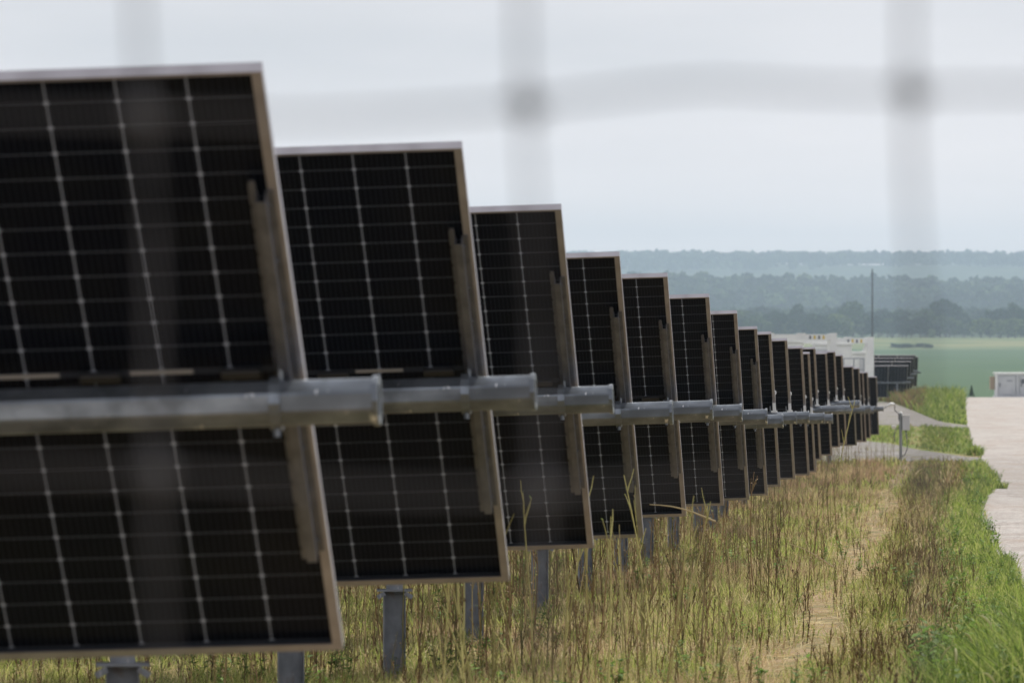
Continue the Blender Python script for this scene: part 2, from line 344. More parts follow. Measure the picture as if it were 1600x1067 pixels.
# module meshes in panel-local coordinates: x from -WID to 0, y -LEN/2..LEN/2, z 0 = back flange
fr = MB(); H_, FD, FW, TW = LEN/2, .035, .028, .002
for a, b in (((-WID,-H_,0),(-WID+TW,H_,FD)), ((-TW,-H_,0),(0,H_,FD)), ((-WID+TW,H_-TW,0),(-TW,H_,FD)), ((-WID+TW,-H_,0),(-TW,-H_+TW,FD)),
             ((-WID+TW,-H_+TW,0),(-WID+FW,H_-TW,.002)), ((-FW,-H_+TW,0),(-TW,H_-TW,.002)),
             ((-WID+FW,H_-.010,0),(-FW,H_-TW,.002)), ((-WID+FW,-H_+TW,0),(-FW,-H_+.027,.002)),
             ((-WID+TW,-H_+TW,FD-.0015),(-WID+.011,H_-TW,FD)), ((-.011,-H_+TW,FD-.0015),(-TW,H_-TW,FD))): fr.box(a,b)
ME_FRAME = fr.zflip().mesh('panel_frame', ALU)
ME_LAM = MB().box((-WID+TW,-H_+TW,FD-.0085),(-TW,H_-TW,FD-.003)).zflip().mesh('solar_panel', CELLS)
ME_JB = bevel(MB().box((-.055,-.016,-.0),(.055,.016,.020)).zflip().mesh('junction_box', BLACK), .004)
ME_CAB = []
for x0, x1 in ((-.94,-.60),(-.50,-.19)):
    cb = MB().tube([(x0+(x1-x0)*i/10, -.022-.03*math.sin(math.pi*i/10)-.006*math.sin(i*2.1), .012-.004*math.cos(i)) for i in range(11)], .0035, 5)
    ME_CAB.append(cb.zflip().mesh('cable', BLACK))
LABM = M('label_strip_paint', (.42,.40,.38), .5)
ME_LAB = [MB().box((a,-.007,FD-.0105),(b,.007,FD-.009)).zflip().mesh('label_strip', LABM) for a, b in ((-.47,-.30),(-.88,-.66))]
# rail: hat section, panel-local, centred on y; sits behind the frame (z<0)
def rail_mesh(x0):
    r = MB(); h = .74
    r.box((x0,-h,-.005),(x0+.020,h,-.002)); r.box((x0+.020,-h+.03,-.045),(x0+.023,h-.03,-.002)); r.box((x0+.023,-h+.03,-.045),(x0+.044,h-.03,-.042))
    r.box((x0+.044,-h+.03,-.045),(x0+.047,h-.03,-.002)); r.box((x0+.047,-h+.03,-.005),(x0+.066,h-.03,-.002))
    r.tube([(x0+.010,h,-.005),(x0+.010,h,-.002)], .010, 8)
    return r
ME_RAIL = rail_mesh(-.078).zflip().mesh('mounting_rail', GALV_RAIL)
ME_BOLT = MB().tube([(0,0,0),(0,0,.009)], .008, 6).mesh('bolt', DKGREY)
BOLTS = [-.66,-.45,-.28,.28,.45,.66]
def oct_tube(x0, x1, r, n=8):
    mb = MB(); vs = []; fs = []; segs = [x0,x1]
    for x in segs:
        for k in range(n):
            a = 2*math.pi*(k+.5)/n+TILT*0
            for da in (-.07,.07): vs.append((x, math.cos(a+da)*r/math.cos(math.pi/n)*.985, math.sin(a+da)*r/math.cos(math.pi/n)*.985))
    m = 2*n
    for k in range(m): fs.append((k,(k+1)%m,m+(k+1)%m,m+k))
    fs.append(tuple(reversed(range(m)))); fs.append(tuple(range(m,2*m)))
    return mb.add(vs,fs)
RT = .060
def ring(x0, x1, r0, r1, n=16):
    mb = MB(); vs = []; fs = []
    for x, r in ((x0,r0),(x0,r1),(x1,r1),(x1,r0)):
        for k in range(n): a = 2*math.pi*k/n; vs.append((x,math.cos(a)*r,math.sin(a)*r))
    for j in range(4):
        for k in range(n): fs.append((j*n+k,((j+1)%4)*n+k,((j+1)%4)*n+(k+1)%n,j*n+(k+1)%n))
    return mb.add(vs,fs)
cl = ring(-.085,-.055,RT-.002,RT+.013); 
cl.obox((-.055,-.01,RT+.03),(.005,0,0),(0,.004,0),(0,0,.035)); cl.tube([(-.07,-.02,-RT-.005),(-.07,-.02,-RT-.028)], .009, 6)
ME_CLAMP = cl.mesh('tube_clamp', GALV)
br = MB(); br.box((-.03,-.022,RT-.005),(.0,.022,RT+.20)); br.box((-.045,-.03,RT-.002),(.015,.03,RT+.02)); br.tube([(-.015,-.024,RT+.2),(-.015,.024,RT+.2)], .028, 10); br.tube([(-.015,0,RT+.2),(-.015,0,RT+.25)], .009, 6)
ME_BRK = br.mesh('upright_bracket', M('bright_galvanised', (.62,.65,.68), .4, .4))
# pile: H section with a cap plate, then a narrower upright to the bearing
def pile_parts():
    a = MB(); h0, h1 = -TUBE_H-.45, -.93
    a.box((-.055,-.006,h0),(.055,0,h1)); a.box((-.060,-.055,h0),(-.055,.05,h1)); a.box((.055,-.055,h0),(.060,.05,h1))
    b = MB(); b.box((-.095,-.065,h1),(.095,.06,h1+.012)); b.obox((-.075,-.07,h1-.02),(.02,0,.012),(0,.004,0),(-.006,0,.01)); b.obox((.075,-.07,h1-.02),(.02,0,-.012),(0,.004,0),(.006,0,.01))
    b.box((-.045,-.03,h1+.012),(.045,.03,-.10)); b.box((-.07,-.035,h1+.1),(-.045,.035,h1+.14)); b.box((.045,-.035,h1+.1),(.07,.035,h1+.14))
    c = ring(-.03,.03,RT+.001,RT+.04)
    return a.mesh('pile', PILE), b.mesh('pile_head', PILE), c.mesh('bearing', GALV)
ME_PILE, ME_HEAD, ME_BEAR = pile_parts()
ordn = ['nearest','second','third','fourth','fifth','sixth','seventh','eighth','ninth','tenth','eleventh','twelfth','thirteenth','fourteenth','fifteenth','sixteenth','seventeenth','eighteenth','nineteenth','twentieth','last']
extra = ['blurred and cut off by the left edge','with its tube end just beside the nearest panel edge','with a faint blurred wire knot before its lower half','with weed tips rising before its bottom corner',
 'whose top corner stands against the far hills','whose tube end reaches over the next row','with its top edge level with the nearer trees','the farthest with a visible mounting rail','the first with a white upright bracket on its tube']
def tracker(i, P, ext, nmod):
    root = empty('solar_tracker_row', P); root.rotation_euler = (ROT @ Matrix.Rotation(random.uniform(-.006,.006),3,'X')).to_euler()
    if i < 9: lab = f'{ordn[i]} row of black panels, {extra[i]}'
    elif i < 20: lab = f'{ordn[i]} tilted row of black solar panels counting back from the nearest'
    else: lab = 'last row of black solar panels in the line, beside the grey box on a post'
    tag(root, lab, 'solar panel row', 'rows of tilted solar panels receding beside the gravel road')
    for j in range(nmod):
        off = n_loc*(OFF-.0)+Vector((-(WID+.018)*j,0,0))
        p = link('solar_panel', ME_LAM, root); p.location = off; p.rotation_euler = PQ
        link('panel_frame', ME_FRAME, p)
        if i < 8:
            for q_ in (0,1): link('label_strip', ME_LAB[q_], p); link('cable', ME_CAB[q_], p)
            for x in (-.17,-.55,-.96): link('junction_box', ME_JB, p, (x,-.004,-.006))
        if j == 0 and i < 8 or j and i < 3:
            r = link('mounting_rail', ME_RAIL, root); r.location = off+Vector((.06 if j else 0,0,0)); r.rotation_euler = PQ; [link('bolt', ME_BOLT, r, (-.032,yb,.005)) for yb in BOLTS]
    lt = -(WID+.018)*nmod-.2
    oct_tube(lt, ext, RT).build('torque_tube', GALV, root)
    ring(ext-.004, ext+.012, RT-.012, RT+.007).build('tube_end_cap', GALV, root)
    c = link('tube_clamp', ME_CLAMP, root)
    if i >= 8: link('upright_bracket', ME_BRK, root)
    for j, x in enumerate((-1.30,-1.30-6.6)):
        if x < lt: break
        p = link('pile', ME_PILE, root, (x,0,0)); link('pile_head', ME_HEAD, p); link('bearing', ME_BEAR, p)
        # stand upright: undo the row's own cross fall
        p.rotation_euler = (ROT.inverted() @ Matrix.Rotation(math.atan2(-AX.y*-1,AX.x)*-1,3,'Z')).to_euler()
    return root
for i, (P, ext, D) in enumerate(rows):
    tracker(i, P, ext, 7 if i < 4 else 4)

# small second array beyond the gravel path (seen from behind, its own tilt)
def far_row(x1, y, ztop, wid, th, lab, n):
    hh = LEN*math.sin(th)/2; z = ztop-hh; root = empty('solar_tracker_row', (x1, y, z))
    tag(root, lab, 'solar panel row', 'rows of the dark solar array beyond the gravel path')
    s = Vector((0,-math.cos(th),math.sin(th))); nn = Vector((0,math.sin(th),math.cos(th)))
    q = Matrix((Vector((1,0,0)), s, -nn)).transposed().to_euler()
    for j in range(n):
        p = link('solar_panel', ME_LAM, root); p.location = nn*.1+Vector((-(WID+.006)*j,0,0)); p.rotation_euler = q; link('panel_frame', ME_FRAME, p)
    oct_tube(-(WID+.006)*n-.1, .2, RT).build('torque_tube', GALV, root)
    for x in (-.6,-3.4):
        g0 = float(gz(x1+x,y)); MB().box((x-.05,-.05,g0-z-.3),(x+.05,.05,-RT)).build('pile', PILE, root)
frl = ['front row of the dark array beyond the gravel path','second row of the dark array beyond the gravel path','third row of the dark array beyond the gravel path','fourth row of the dark array beyond the gravel path','rearmost row of the dark array beyond the gravel path']
for j, (px, py, Y) in enumerate(((1418,573,372),(1423,566.5,379),(1427,561,386),(1430,556.5,393),(1434,559,400))):
    p = at(px, py, Y); far_row(p.x, Y, p.z, 4, R(54), frl[j]+(', its dark face showing' if j==0 else ', only top and end showing'), 4)

# ------------------------------------------------------------------ things beyond the rows
def pbase(x, y): return float(gz(x,y))
def portal(px1, pytop, Y, wid, lab, brace):
    p = at(px1, pytop, Y); z0 = pbase(p.x, Y); h = p.z-z0; r = empty('steel_gantry', (p.x, Y, z0)); tag(r, lab, 'gantry', 'white steel gantries behind the far rows')
    for a, b in ((-.17,0),(-wid,0),(-.17,2.2),(-wid,2.2)): bevel(MB().box((a-.14,b-.14,0),(a+.14,b+.14,h)).mesh('post', WHITE), .02); MB().box((a-.15,b-.15,0),(a+.15,b+.15,h-.002 if b else h+.03)).build('post', WHITE, r)
    for b in (0,2.2): MB().box((-wid+.15,b-.09,h-.27),(-.32,b+.09,h-.03)).build('beam', WHITE, r)
    MB().box((-.29,.15,h-.25),(-.05,2.05,h-.05)).build('cross_beam', WHITE, r)
    for k in range(4): MB().box((-1.25+k*.2,-.094,h-.24),(-1.16+k*.2,-.0905,h-.08)).build('warning_stripe', YELLOW if k%2 else DKGREY, r)
    if brace: MB().bar((-.75,0,h-1.2),(-.36,0,h-.28),.1).build('brace', WHITE, r)
    for k in range(3): MB().box((-wid+1.0+k*1.4,-.1,h-.03),(-wid+1.4+k*1.4,.1,h+.03)).build('lifting_lug', WHITE, r)
portal(1308, 521.5, 285, 5.6, 'nearer and taller white steel gantry, cut off at its left by the panel rows', False)
portal(1366, 527.5, 296, 5.2, 'farther white steel gantry with a diagonal brace, ending beside the dark array', True)
def cabinet(px0, px1, pytop, Y, depth, lab, louv):
    a = at(px0, pytop, Y); b = at(px1, pytop, Y); z0 = pbase((a.x+b.x)/2, Y); h = a.z-z0; wd = b.x-a.x
    r = empty('equipment_cabinet', ((a.x+b.x)/2, Y, z0)); tag(r, lab, 'cabinet', 'white equipment cabinets behind the far rows')
    me = bevel(MB().box((-wd/2,0,.1),(wd/2,depth,h-.12)).mesh('cabinet_body', WHITE), .02); link('cabinet_body', me, r)
    MB().box((-wd/2-.06,-.08,h-.12),(wd/2+.06,depth+.08,h)).build('cabinet_roof', WHITE, r)
    MB().box((-wd/2+.05,.03,0),(wd/2-.05,depth-.03,.1)).build('plinth', MIDGREY, r)
    for k in range(2): bevelled = MB().box((-wd/2+.08+k*(wd/2-.04),-.02,.25),(-.06+k*(wd/2-.02),-.002,h-.3)).build('cabinet_door', LTGREY if k==louv else WHITE, r); MB().box((-wd/2+.16+k*(wd/2-.1),-.045,h*.5),(-wd/2+.2+k*(wd/2-.1),-.02,h*.5+.2)).build('handle', DKGREY, bevelled)
cabinet(1272, 1331, 535, 290, 1.6, 'wide white equipment cabinet under the nearer gantry', 0)
cabinet(1331.5, 1352, 549, 292, 1.4, 'lower white equipment cabinet beneath the braced gantry', 1)
cabinet(1205, 1256, 531, 288, 1.6, 'white equipment cabinet mostly hidden behind the panel tops', 2)
# handrail in front of the cabinets
a = at(1318, 560, 287); b = at(1350, 560, 287); z0 = pbase(a.x, 287); r = empty('handrail', (a.x, 287, z0)); tag(r, 'thin grey handrail in front of the low white cabinet', 'handrail')
m = MB(); h = a.z-z0; wd = b.x-a.x
m.tube([(0,0,h),(wd,0,h)], .03, 6); m.tube([(0,0,h-.5),(wd,0,h-.5)], .03, 6); m.build('rail', MIDGREY, r)
for k in range(3): MB().tube([(wd*k/2,0,0),(wd*k/2,0,h+.01)], .035, 6).build('post', MIDGREY, r)

# shipping-container sized enclosure beyond the crest of the road
Y = 440; a = at(1555.5, 582, Y); z0 = pbase(a.x, Y)-.05; h = a.z-z0
r = empty('battery_container', (a.x, Y, z0)); tag(r, 'pale grey container enclosure standing at the end of the gravel road', 'container')
link('container_body', bevel(MB().box((.1,.1,.12),(6.0,2.5,h-.1)).mesh('container_body', LTGREY), .01), r)
MB().box((-.0,-.0,h-.13),(6.1,2.6,h)).build('roof', WHITE, r); MB().box((0,0,0),(6.1,2.6,.14)).build('base_frame', WHITE, r)
for x in (0,1.45,2.8,4.4,5.94): MB().box((x,-.0,.14),(x+.16,.14,h-.13)).build('corner_post', WHITE if x in (0,5.94) else LTGREY, r)
for x in (.22,1.7,3.05,4.6):
    d = MB().box((x,.04,.25),(x+1.12,.098,h-.3)).build('door', LTGREY, r); MB().box((x+.06,.0,h*.45),(x+.12,.039,h*.45+.28)).build('handle', DKGREY, d)
    MB().box((x+.55,.03,h-.62),(x+.95,.0385,h-.5)).build('nameplate', MIDGREY, d)
MB().box((1.75,.02,h-.75),(2.4,.035,h-.45)).build('vent', DKGREY, r)
MB().box((-.32,.5,.6),(-.0,1.3,1.5)).build('air_unit', M('tan_paint', (.35,.28,.2), .6), r)

# utility pole out in the valley
p = at(1363, 420, 1400); z0 = pbase(p.x, 1400); r = MB().tube([(0,0,-.5),(0,0,(p.z-z0)*.5),(0,0,p.z-z0)], [.22,.18,.13], 8).build('utility_pole', M('pole_wood', (.05,.045,.045), .8)); r.location = (p.x,1400,z0)
tag(r, 'tall thin dark pole rising from the valley above the trees', 'pole')
MB().tube([(-.35,-.2,(p.z-z0)-1.0),(.35,-.2,(p.z-z0)-1.0)], .07, 6).build('crossarm', bpy.data.materials['pole_wood'], r)

# grey box on a post at the last row
Y = 169.5; p = at(1407.5, 645, Y); z0 = pbase(p.x, Y); h = p.z-z0
r = empty('junction_post', (p.x, Y, z0)); tag(r, 'grey control box on a steel post at the end of the last row', 'control box')
MB().tube([(0,0,-.2),(0,0,h)], .042, 10).build('post', M('post_steel', (.22,.24,.25), .5, .4), r); MB().tube([(0,0,h),(0,0,h+.03)], [.05,.02], 10).build('post_cap', WHITE, r)
bx = link('control_box', bevel(MB().box((.04,-.1,h-.46),(.235,.08,h-.07)).mesh('control_box', LTGREY), .008), r)
MB().box((.03,-.115,h-.07),(.245,.09,h-.055)).build('box_lid', WHITE, bx); MB().box((.12,-.106,h-.5),(.15,-.06,h-.46)).build('cable_gland', BLACK, bx)
e = rows[-1][0]+AX*rows[-1][1]
ev = Vector((e.x-p.x, e.y-Y, e.z-z0))
pts = [ev+Vector((.03,0,.02)), ev+Vector((.16,0,.10)), ev+Vector((.30,0,.12)), Vector((-.16,0,h+.07)), Vector((-.06,0,h-.02)), Vector((-.05,-.02,h-.2))]
MB().tube(pts, .013, 6).build('cable', DKGREY, r)
MB().tube([ev+Vector((.1,0,.06)),ev+Vector((.2,0,.12)),ev+Vector((.3,0,.12))], [.02,.05,.03], 8).build('connector', WHITE, r)
MB().tube([(.135,-.08,h-.5),(.16,-.09,h-.7),(.17,-.09,h-.95),(.10,-.07,h-1.12),(.03,-.06,h-1.15)], .014, 6).build('cable', DKGREY, r)
MB().tube([(-.05,-.05,h-.38),(-.14,-.07,h-.45),(-.19,-.07,h-.62),(-.16,-.06,h-.75)], .013, 6).build('cable', DKGREY, r)
sr = MB().tube([(-.19,-.07,h-.43),(-.19,-.07,h-.37),(-.19,-.07,h-.32)], [.03,.07,.075], 10).build('light_sensor', WHITE, r)

# small white board by the weeds at the crest
p = at(1495, 611, 405); z0 = pbase(p.x, 405); r = MB().box((-.25,-.02,-.06),(.25,.02,.06)).build('marker_board', WHITE); r.location = (p.x,405,p.z)
tag(r, 'small white board on a low stake beyond the roadside weeds', 'board'); MB().box((-.03,.021,z0-p.z-.1),(.03,.06,.05)).build('stake', WHITE, r)

# ------------------------------------------------------------------ wire fence right in front of the camera
FY = 2.54; SP = .1524
f = empty('wire_fence', (0, FY, 0)); tag(f, 'blurred grey woven wire fence close in front of everything', 'fence')
gf = float(gz(0,FY))
HX = [-3,-.2,-.081,-.04,.005,.038,.079,.11,.157,.2,.3,3]; HZ = [-.004,-.008,-.0095,-.0075,-.0045,0,.0045,.002,.001,.002,-.003,0]
def hz(z0, x, k):
    if k == 0: return z0+sum(float(np.interp(x+d, HX, HZ)) for d in (-.012,-.006,0,.006,.012))/5
    return z0+.0035*math.sin(x*9+k*1.7)+.0025*math.sin(x*23+k)
zs = [(.0895+SP*k, k) for k in range(-7,2)]; xs = [.006+SP*j for j in range(-8,9)]
for z, k in zs: MB().tube([(-1.3+.02*i, 0, hz(z,-1.3+.02*i,k)) for i in range(131)], .00145 if k < 1 else .0018, 6).build('line_wire', WIRE, f)
ME_KNOT = MB().tube([(-.006,.0,0),(-.004,.0,.0012),(0,.0,0),(.004,.0,-.0012),(.006,.0,0)], [.002,.0055,.007,.0055,.002], 6).mesh('wire_knot', WIRE)
spots = []
for j, x in enumerate(xs):
    MB().tube([(x-.035*(z-.09)+.0012*math.sin(z*30+j), .0026, z) for z in np.linspace(zs[0][0],zs[-1][0],60)], .0014, 6).build('stay_wire', WIRE, f)
    for z, k in zs: xx = x-.035*(z-.09); spots.append((xx,.0013,hz(z,xx,k)))
spots.sort(key=lambda p: p[0]**2+p[2]**2)
for p in spots[:100]: link('wire_knot', ME_KNOT, f, p)
rest = MB()
for x,y_,z in spots[100:]: rest.tube([(x-.006,y_,z),(x,y_,z),(x+.006,y_,z)], [.002,.006,.002], 6)
rest.build('wire_knot', WIRE, f)['kind'] = 'stuff'
for x in (-1.3,1.3): MB().tube([(x,.04,gf-.4),(x,.04,.46)], [.05,.045], 12).build('fence_post', WOODP, f)

# ------------------------------------------------------------------ vegetation near the rows (one mesh per kind of cover)
def trackf(u, y): return np.exp(-((u-.85-.10*np.sin(y*.35))/.16)**2)
def samp(y0, y1, dens, wl=-.088, wr=.09, pad_=.4):
    A = (y1-y0)*((y0+y1)/2*(wr-wl)+2*pad_); n = int(A*dens)
    y = np.sqrt(rng.random(n)*(y1*y1-y0*y0)+y0*y0); t = rng.random(n); x = (wl*y-pad_)+t*((wr-wl)*y+2*pad_); return x, y
def redge(y): return np.interp(y, np.arange(0,420), RE)
RE = np.array([road_edge(v) for v in range(420)])
pady = lambda u, pts, c: np.interp(u, [p[0] for p in pts], [p[c] for p in pts])
P1 = [(-14,180,232),(-2,178,222),(0,174,206),(1.2,172,188),(2.9,168,174)]; P2 = [(-30,270,410),(-6,264,402),(-1.7,262,380),(-.6,258,352),(.6,252,305),(1.6,246,264),(3.0,240,248)]
def off_gravel(x, y):
    u = U(x,y); ok = np.ones(len(x),bool)
    for P in (P1,P2): ok &= ~((y > pady(u,P,1)-1)&(y < pady(u,P,2)+1))
    return ok
STRAW = np.array([[.58,.48,.26],[.48,.37,.20],[.66,.57,.36],[.30,.21,.11]]); GREEN = np.array([[.27,.33,.07],[.38,.42,.12],[.14,.19,.04],[.48,.47,.17]])
BRIGHT = np.array([[.20,.29,.05],[.29,.37,.08],[.10,.16,.03],[.38,.42,.14]]); BROWN = np.array([[.17,.10,.055],[.12,.07,.04],[.23,.15,.08],[.27,.17,.10]]); RUST = np.array([[.42,.29,.18],[.36,.24,.15],[.48,.36,.22],[.26,.17,.10]])
def pick(pal, n): 
    c = pal[rng.integers(0,len(pal),n)]; return c*(.8+.4*rng.random((n,1)))
def blades(name, x, y, Hh, Wd, col, lean=.35, parent=None, mat=VEG, z=None):
    n = len(x); zz = gz(x,y)-.01 if z is None else z
    a = rng.random(n)*6.283; la = rng.random(n)*6.283; ll = lean*Hh*(.3+rng.random(n))
    dx, dy = np.cos(a)*Wd/2, np.sin(a)*Wd/2; lx, ly = np.cos(la)*ll, np.sin(la)*ll
    V = np.empty((n,5,3)); B = np.stack([x,y,zz],1)
    V[:,0] = B-np.stack([dx,dy,0*dx],1); V[:,1] = B+np.stack([dx,dy,0*dx],1)
    m = B+np.stack([lx*.3,ly*.3,Hh*.58],1); V[:,2] = m-np.stack([dx,dy,0*dx],1)*.75; V[:,3] = m+np.stack([dx,dy,0*dx],1)*.75
    V[:,4] = B+np.stack([lx,ly,Hh*(1-.25*(ll/Hh)**2)],1)
    T = np.array([[0,1,3],[0,3,2],[2,3,4]])[None]+(np.arange(n)*5)[:,None,None]
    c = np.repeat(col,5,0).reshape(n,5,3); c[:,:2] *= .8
    o = link(name, tri_mesh(name, V.reshape(-1,3), T.reshape(-1,3), c.reshape(-1,3), mat), parent); return o
# -- low grass under and beside the rows
def low_grass():
    X=[];Y=[];Hh=[];Wd=[];Cc=[]
    for y0,y1,d,wd,hs in ((20,36,1100,.0045,1.0),(36,62,520,.006,1.0),(62,110,190,.010,1.05),(110,250,34,.024,1.15)):
        x,y = samp(y0,y1,d); u = U(x,y); re = redge(y)
        track = np.exp(-((u-.85-.10*np.sin(y*.35))/.16)**2)*(.7+.3*(vnoise(x,y,1.2,28,2)>.45))
        ok = (u < re+.05)&off_gravel(x,y)&(rng.random(len(x)) > track*.93)&(rng.random(len(x)) < .35+1.2*vnoise(x,y,.8,29,2)); x,y,u,re,track = x[ok],y[ok],u[ok],re[ok],track[ok]; n = len(x)
        g = vnoise(x,y,1.6,21,3); g2 = vnoise(x,y,.5,22,2)
        pg = np.clip((g-.42)*4+.50+(g2-.5)*1.2,.05,.95)
        pg = np.where(u > re-.9, np.clip((u-(re-.9))/.5,0,1)*.9+pg*.3, pg); pg = np.where(y > 175, .95, pg)*(1-.8*track)
        isg = rng.random(n) < pg
        c = np.where(isg[:,None], pick(GREEN,n), pick(STRAW,n)); br = isg&((u > re-.7)|(y>175))
        c[br] = pick(BRIGHT,br.sum())*np.where(y[br]>175,.85,1)[:,None]
        stz = (u>1.05)&(u<re-.5)&(rng.random(n)<.75); c[stz] = c[stz]*np.array([.74,.72,.66])
        rust = (~isg)&(vnoise(x,y,1.1,33,2) > .62)&(u<.7); c[rust] = pick(RUST,rust.sum())
        h = (.05+.12*rng.random(n)**1.5)*hs*(.6+.9*g2); h = np.where(u > re-.6, h*.9, h)*(1-.55*track)
        X.append(x);Y.append(y);Hh.append(h);Wd.append(np.full(n,wd)*(.6+.8*rng.random(n)));Cc.append(c)
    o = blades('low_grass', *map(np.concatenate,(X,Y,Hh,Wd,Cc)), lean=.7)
    tag(o, 'low green and straw coloured grass between the rows and the gravel road', 'grass', kind='stuff')
low_grass()
# -- straw litter lying on the ground
def litter():
    X=[];Y=[];W_=[]
    for y0,y1,d,wd in ((20,36,260,.0035),(36,62,130,.005),(62,110,45,.008)):
        x,y = samp(y0,y1,d); u = U(x,y); ok = (u < redge(y)-.3)&(rng.random(len(x)) > .65*trackf(u,y)); X.append(x[ok]);Y.append(y[ok]);W_.append(np.full(ok.sum(),wd))
    x,y,wd = map(np.concatenate,(X,Y,W_)); n = len(x); a = rng.random(n)*6.283; l = .05+.18*rng.random(n); z0 = gz(x,y)+.008+.03*rng.random(n)
    e = np.stack([x+np.cos(a)*l,y+np.sin(a)*l,gz(x+np.cos(a)*l,y+np.sin(a)*l)+.01+.07*rng.random(n)**2],1); b = np.stack([x,y,z0],1)
    up = np.zeros((n,3)); up[:,2] = wd; V = np.stack([b,b+up,e],1); T = np.arange(3*n).reshape(n,3)
    c = np.repeat(pick(STRAW[[0,1,2]],n),3,0)
    tag(link('straw_litter', tri_mesh('straw_litter', V.reshape(-1,3), T, c, VEG)), 'loose dry straw and cut stems lying over the ground', 'straw', kind='stuff')
litter()
# -- stalk templates
def stalk(h, seed, branches, leafy, bare=False, th=1.0, base=None):
    q = random.Random(seed); mb = MB(); cols = []; 
    def seg(p, d, l, r0, r1, n=4, sway=.12, c=(0.2,.12,.07)):
        pts = [Vector(p)]; d = Vector(d).normalized()
        for i in range(n):
            d = (d+Vector((q.uniform(-sway,sway),q.uniform(-sway,sway),q.uniform(0,.06)))).normalized(); pts.append(pts[-1]+d*l/n)
        b = len(mb.v); mb.tube(pts, [th*(r0+(r1-r0)*i/n) for i in range(n+1)], 3, cap=False); cols.extend([c]*(len(mb.v)-b)); return pts
    base = base or q.choice([(.20,.135,.065),(.27,.19,.09),(.14,.09,.045),(.34,.28,.14),(.25,.23,.09)])
    main = seg((0,0,-.02), (q.uniform(-.08,.08),q.uniform(-.08,.08),1), h, .0042, .0016, 7, .035, base)
    def leaf(p, s, c):
        d = Vector((q.uniform(-1,1),q.uniform(-1,1),q.uniform(-.2,.9))).normalized(); e = d.cross(Vector((0,0,1))).normalized()*s*.28; b = len(mb.v)
        mb.add([p, p+d*s*.5+e, p+d*s, p+d*s*.5-e],[(0,1,2,3)]); cols.extend([c]*4)
    for k in range(branches):
        t = q.uniform(.15,.95); i = min(int(t*7),6); p = main[i].lerp(main[i+1], t*7-i); a = q.uniform(0,6.28)
        bp = seg(p, (math.cos(a)*.4,math.sin(a)*.4,1.0), h*q.uniform(.06,.28)*(1.1-t*.4), .0026, .0012, 3, .15, base)
        for m_ in range(q.randint(1,4) if not bare else 1):
            pp = bp[q.randint(1,3)]; c = (.20,.26,.06) if q.random() < leafy else q.choice([(.20,.13,.07),(.30,.22,.12),(.14,.09,.05)]); leaf(pp, q.uniform(.008,.022), c)
    for k in range(int(h*34)):
        t = q.uniform(.12,1); i = min(int(t*7),6); p = main[i].lerp(main[i+1], t*7-i); c = (.19,.27,.06) if q.random() < leafy else q.choice([(.18,.11,.06),(.26,.18,.10)])
        leaf(p, q.uniform(.006,.018), c)
    V = np.array([tuple(v) for v in mb.v]); T = []
    for f_ in mb.f:
        for i in range(1,len(f_)-1): T.append((f_[0],f_[i],f_[i+1]))
    return V, np.array(T), np.array(cols)
def scatter(name, temps, x, y, sc, thick=1.0, tint=None, lean=.0):
    VV=[];TT=[];CC=[];b=0; which = rng.integers(0,len(temps),len(x)); zz = gz(x,y)
    for k,(V,T,c) in enumerate(temps):
        ii = np.nonzero(which==k)[0]; n = len(ii)
        if not n: continue
        a = rng.random(n)*6.283; ca,sa = np.cos(a),np.sin(a); s = sc[ii]
        vx = (V[None,:,0]*ca[:,None]-V[None,:,1]*sa[:,None])*s[:,None]*thick; vy = (V[None,:,0]*sa[:,None]+V[None,:,1]*ca[:,None])*s[:,None]*thick; vz = V[None,:,2]*s[:,None]
        if lean: 
            l1 = rng.normal(0,lean,n); l2 = rng.normal(0,lean,n); vx = vx+vz*l1[:,None]; vy = vy+vz*l2[:,None]
        W = np.stack([vx+x[ii][:,None],vy+y[ii][:,None],vz+zz[ii][:,None]],-1).reshape(-1,3)
        VV.append(W); TT.append((T[None]+(np.arange(n)*len(V))[:,None,None]+b).reshape(-1,3)); cc = np.repeat(c[None],n,0)*(.75+.5*rng.random((n,1,1)))
        if tint is not None: cc = cc*tint[ii][:,None,:]
        CC.append(cc.reshape(-1,3)); b += n*len(V)
    return link(name, tri_mesh(name, np.concatenate(VV), np.concatenate(TT), np.concatenate(CC), STEM))
tall = [stalk(.66, s, 3, .4) for s in range(10)]; short = [stalk(.22, 50+s, 3, .12, True) for s in range(5)]
def tall_stalks():
    X=[];Y=[];Sx=[]
    for y0,y1,d in ((23,34,7),(34,62,13),(62,110,9),(110,172,4)):
        x,y = samp(y0,y1,d); u = U(x,y); dn = vnoise(x,y,1.0,41,2); big = vnoise(x,y,3.5,43,1)
        pr = np.clip((dn-np.where(u<-.4,.46,.54))*5.0,0.04,1)*np.clip((.70-u)/.3,0,1)*(.35+big); pr = np.where(u < -2.2, pr*.8, pr)
        ok = (rng.random(len(x)) < pr)&off_gravel(x,y); X.append(x[ok]);Y.append(y[ok]);Sx.append((.45+.95*rng.random(ok.sum()))*np.where(y[ok]<34,.75,1)*(.6+.7*vnoise(x[ok],y[ok],2.0,44,1)))
    x,y,s = map(np.concatenate,(X,Y,Sx)); tint = np.repeat((.55+.5*rng.random(len(x)))[:,None],3,1)
    o = scatter('dry_weed_stalks', tall, x, y, s, 1.25, tint, .045); tag(o, 'thin brown dried weed stalks standing thick along the row ends', 'weeds', kind='stuff')
tall_stalks()
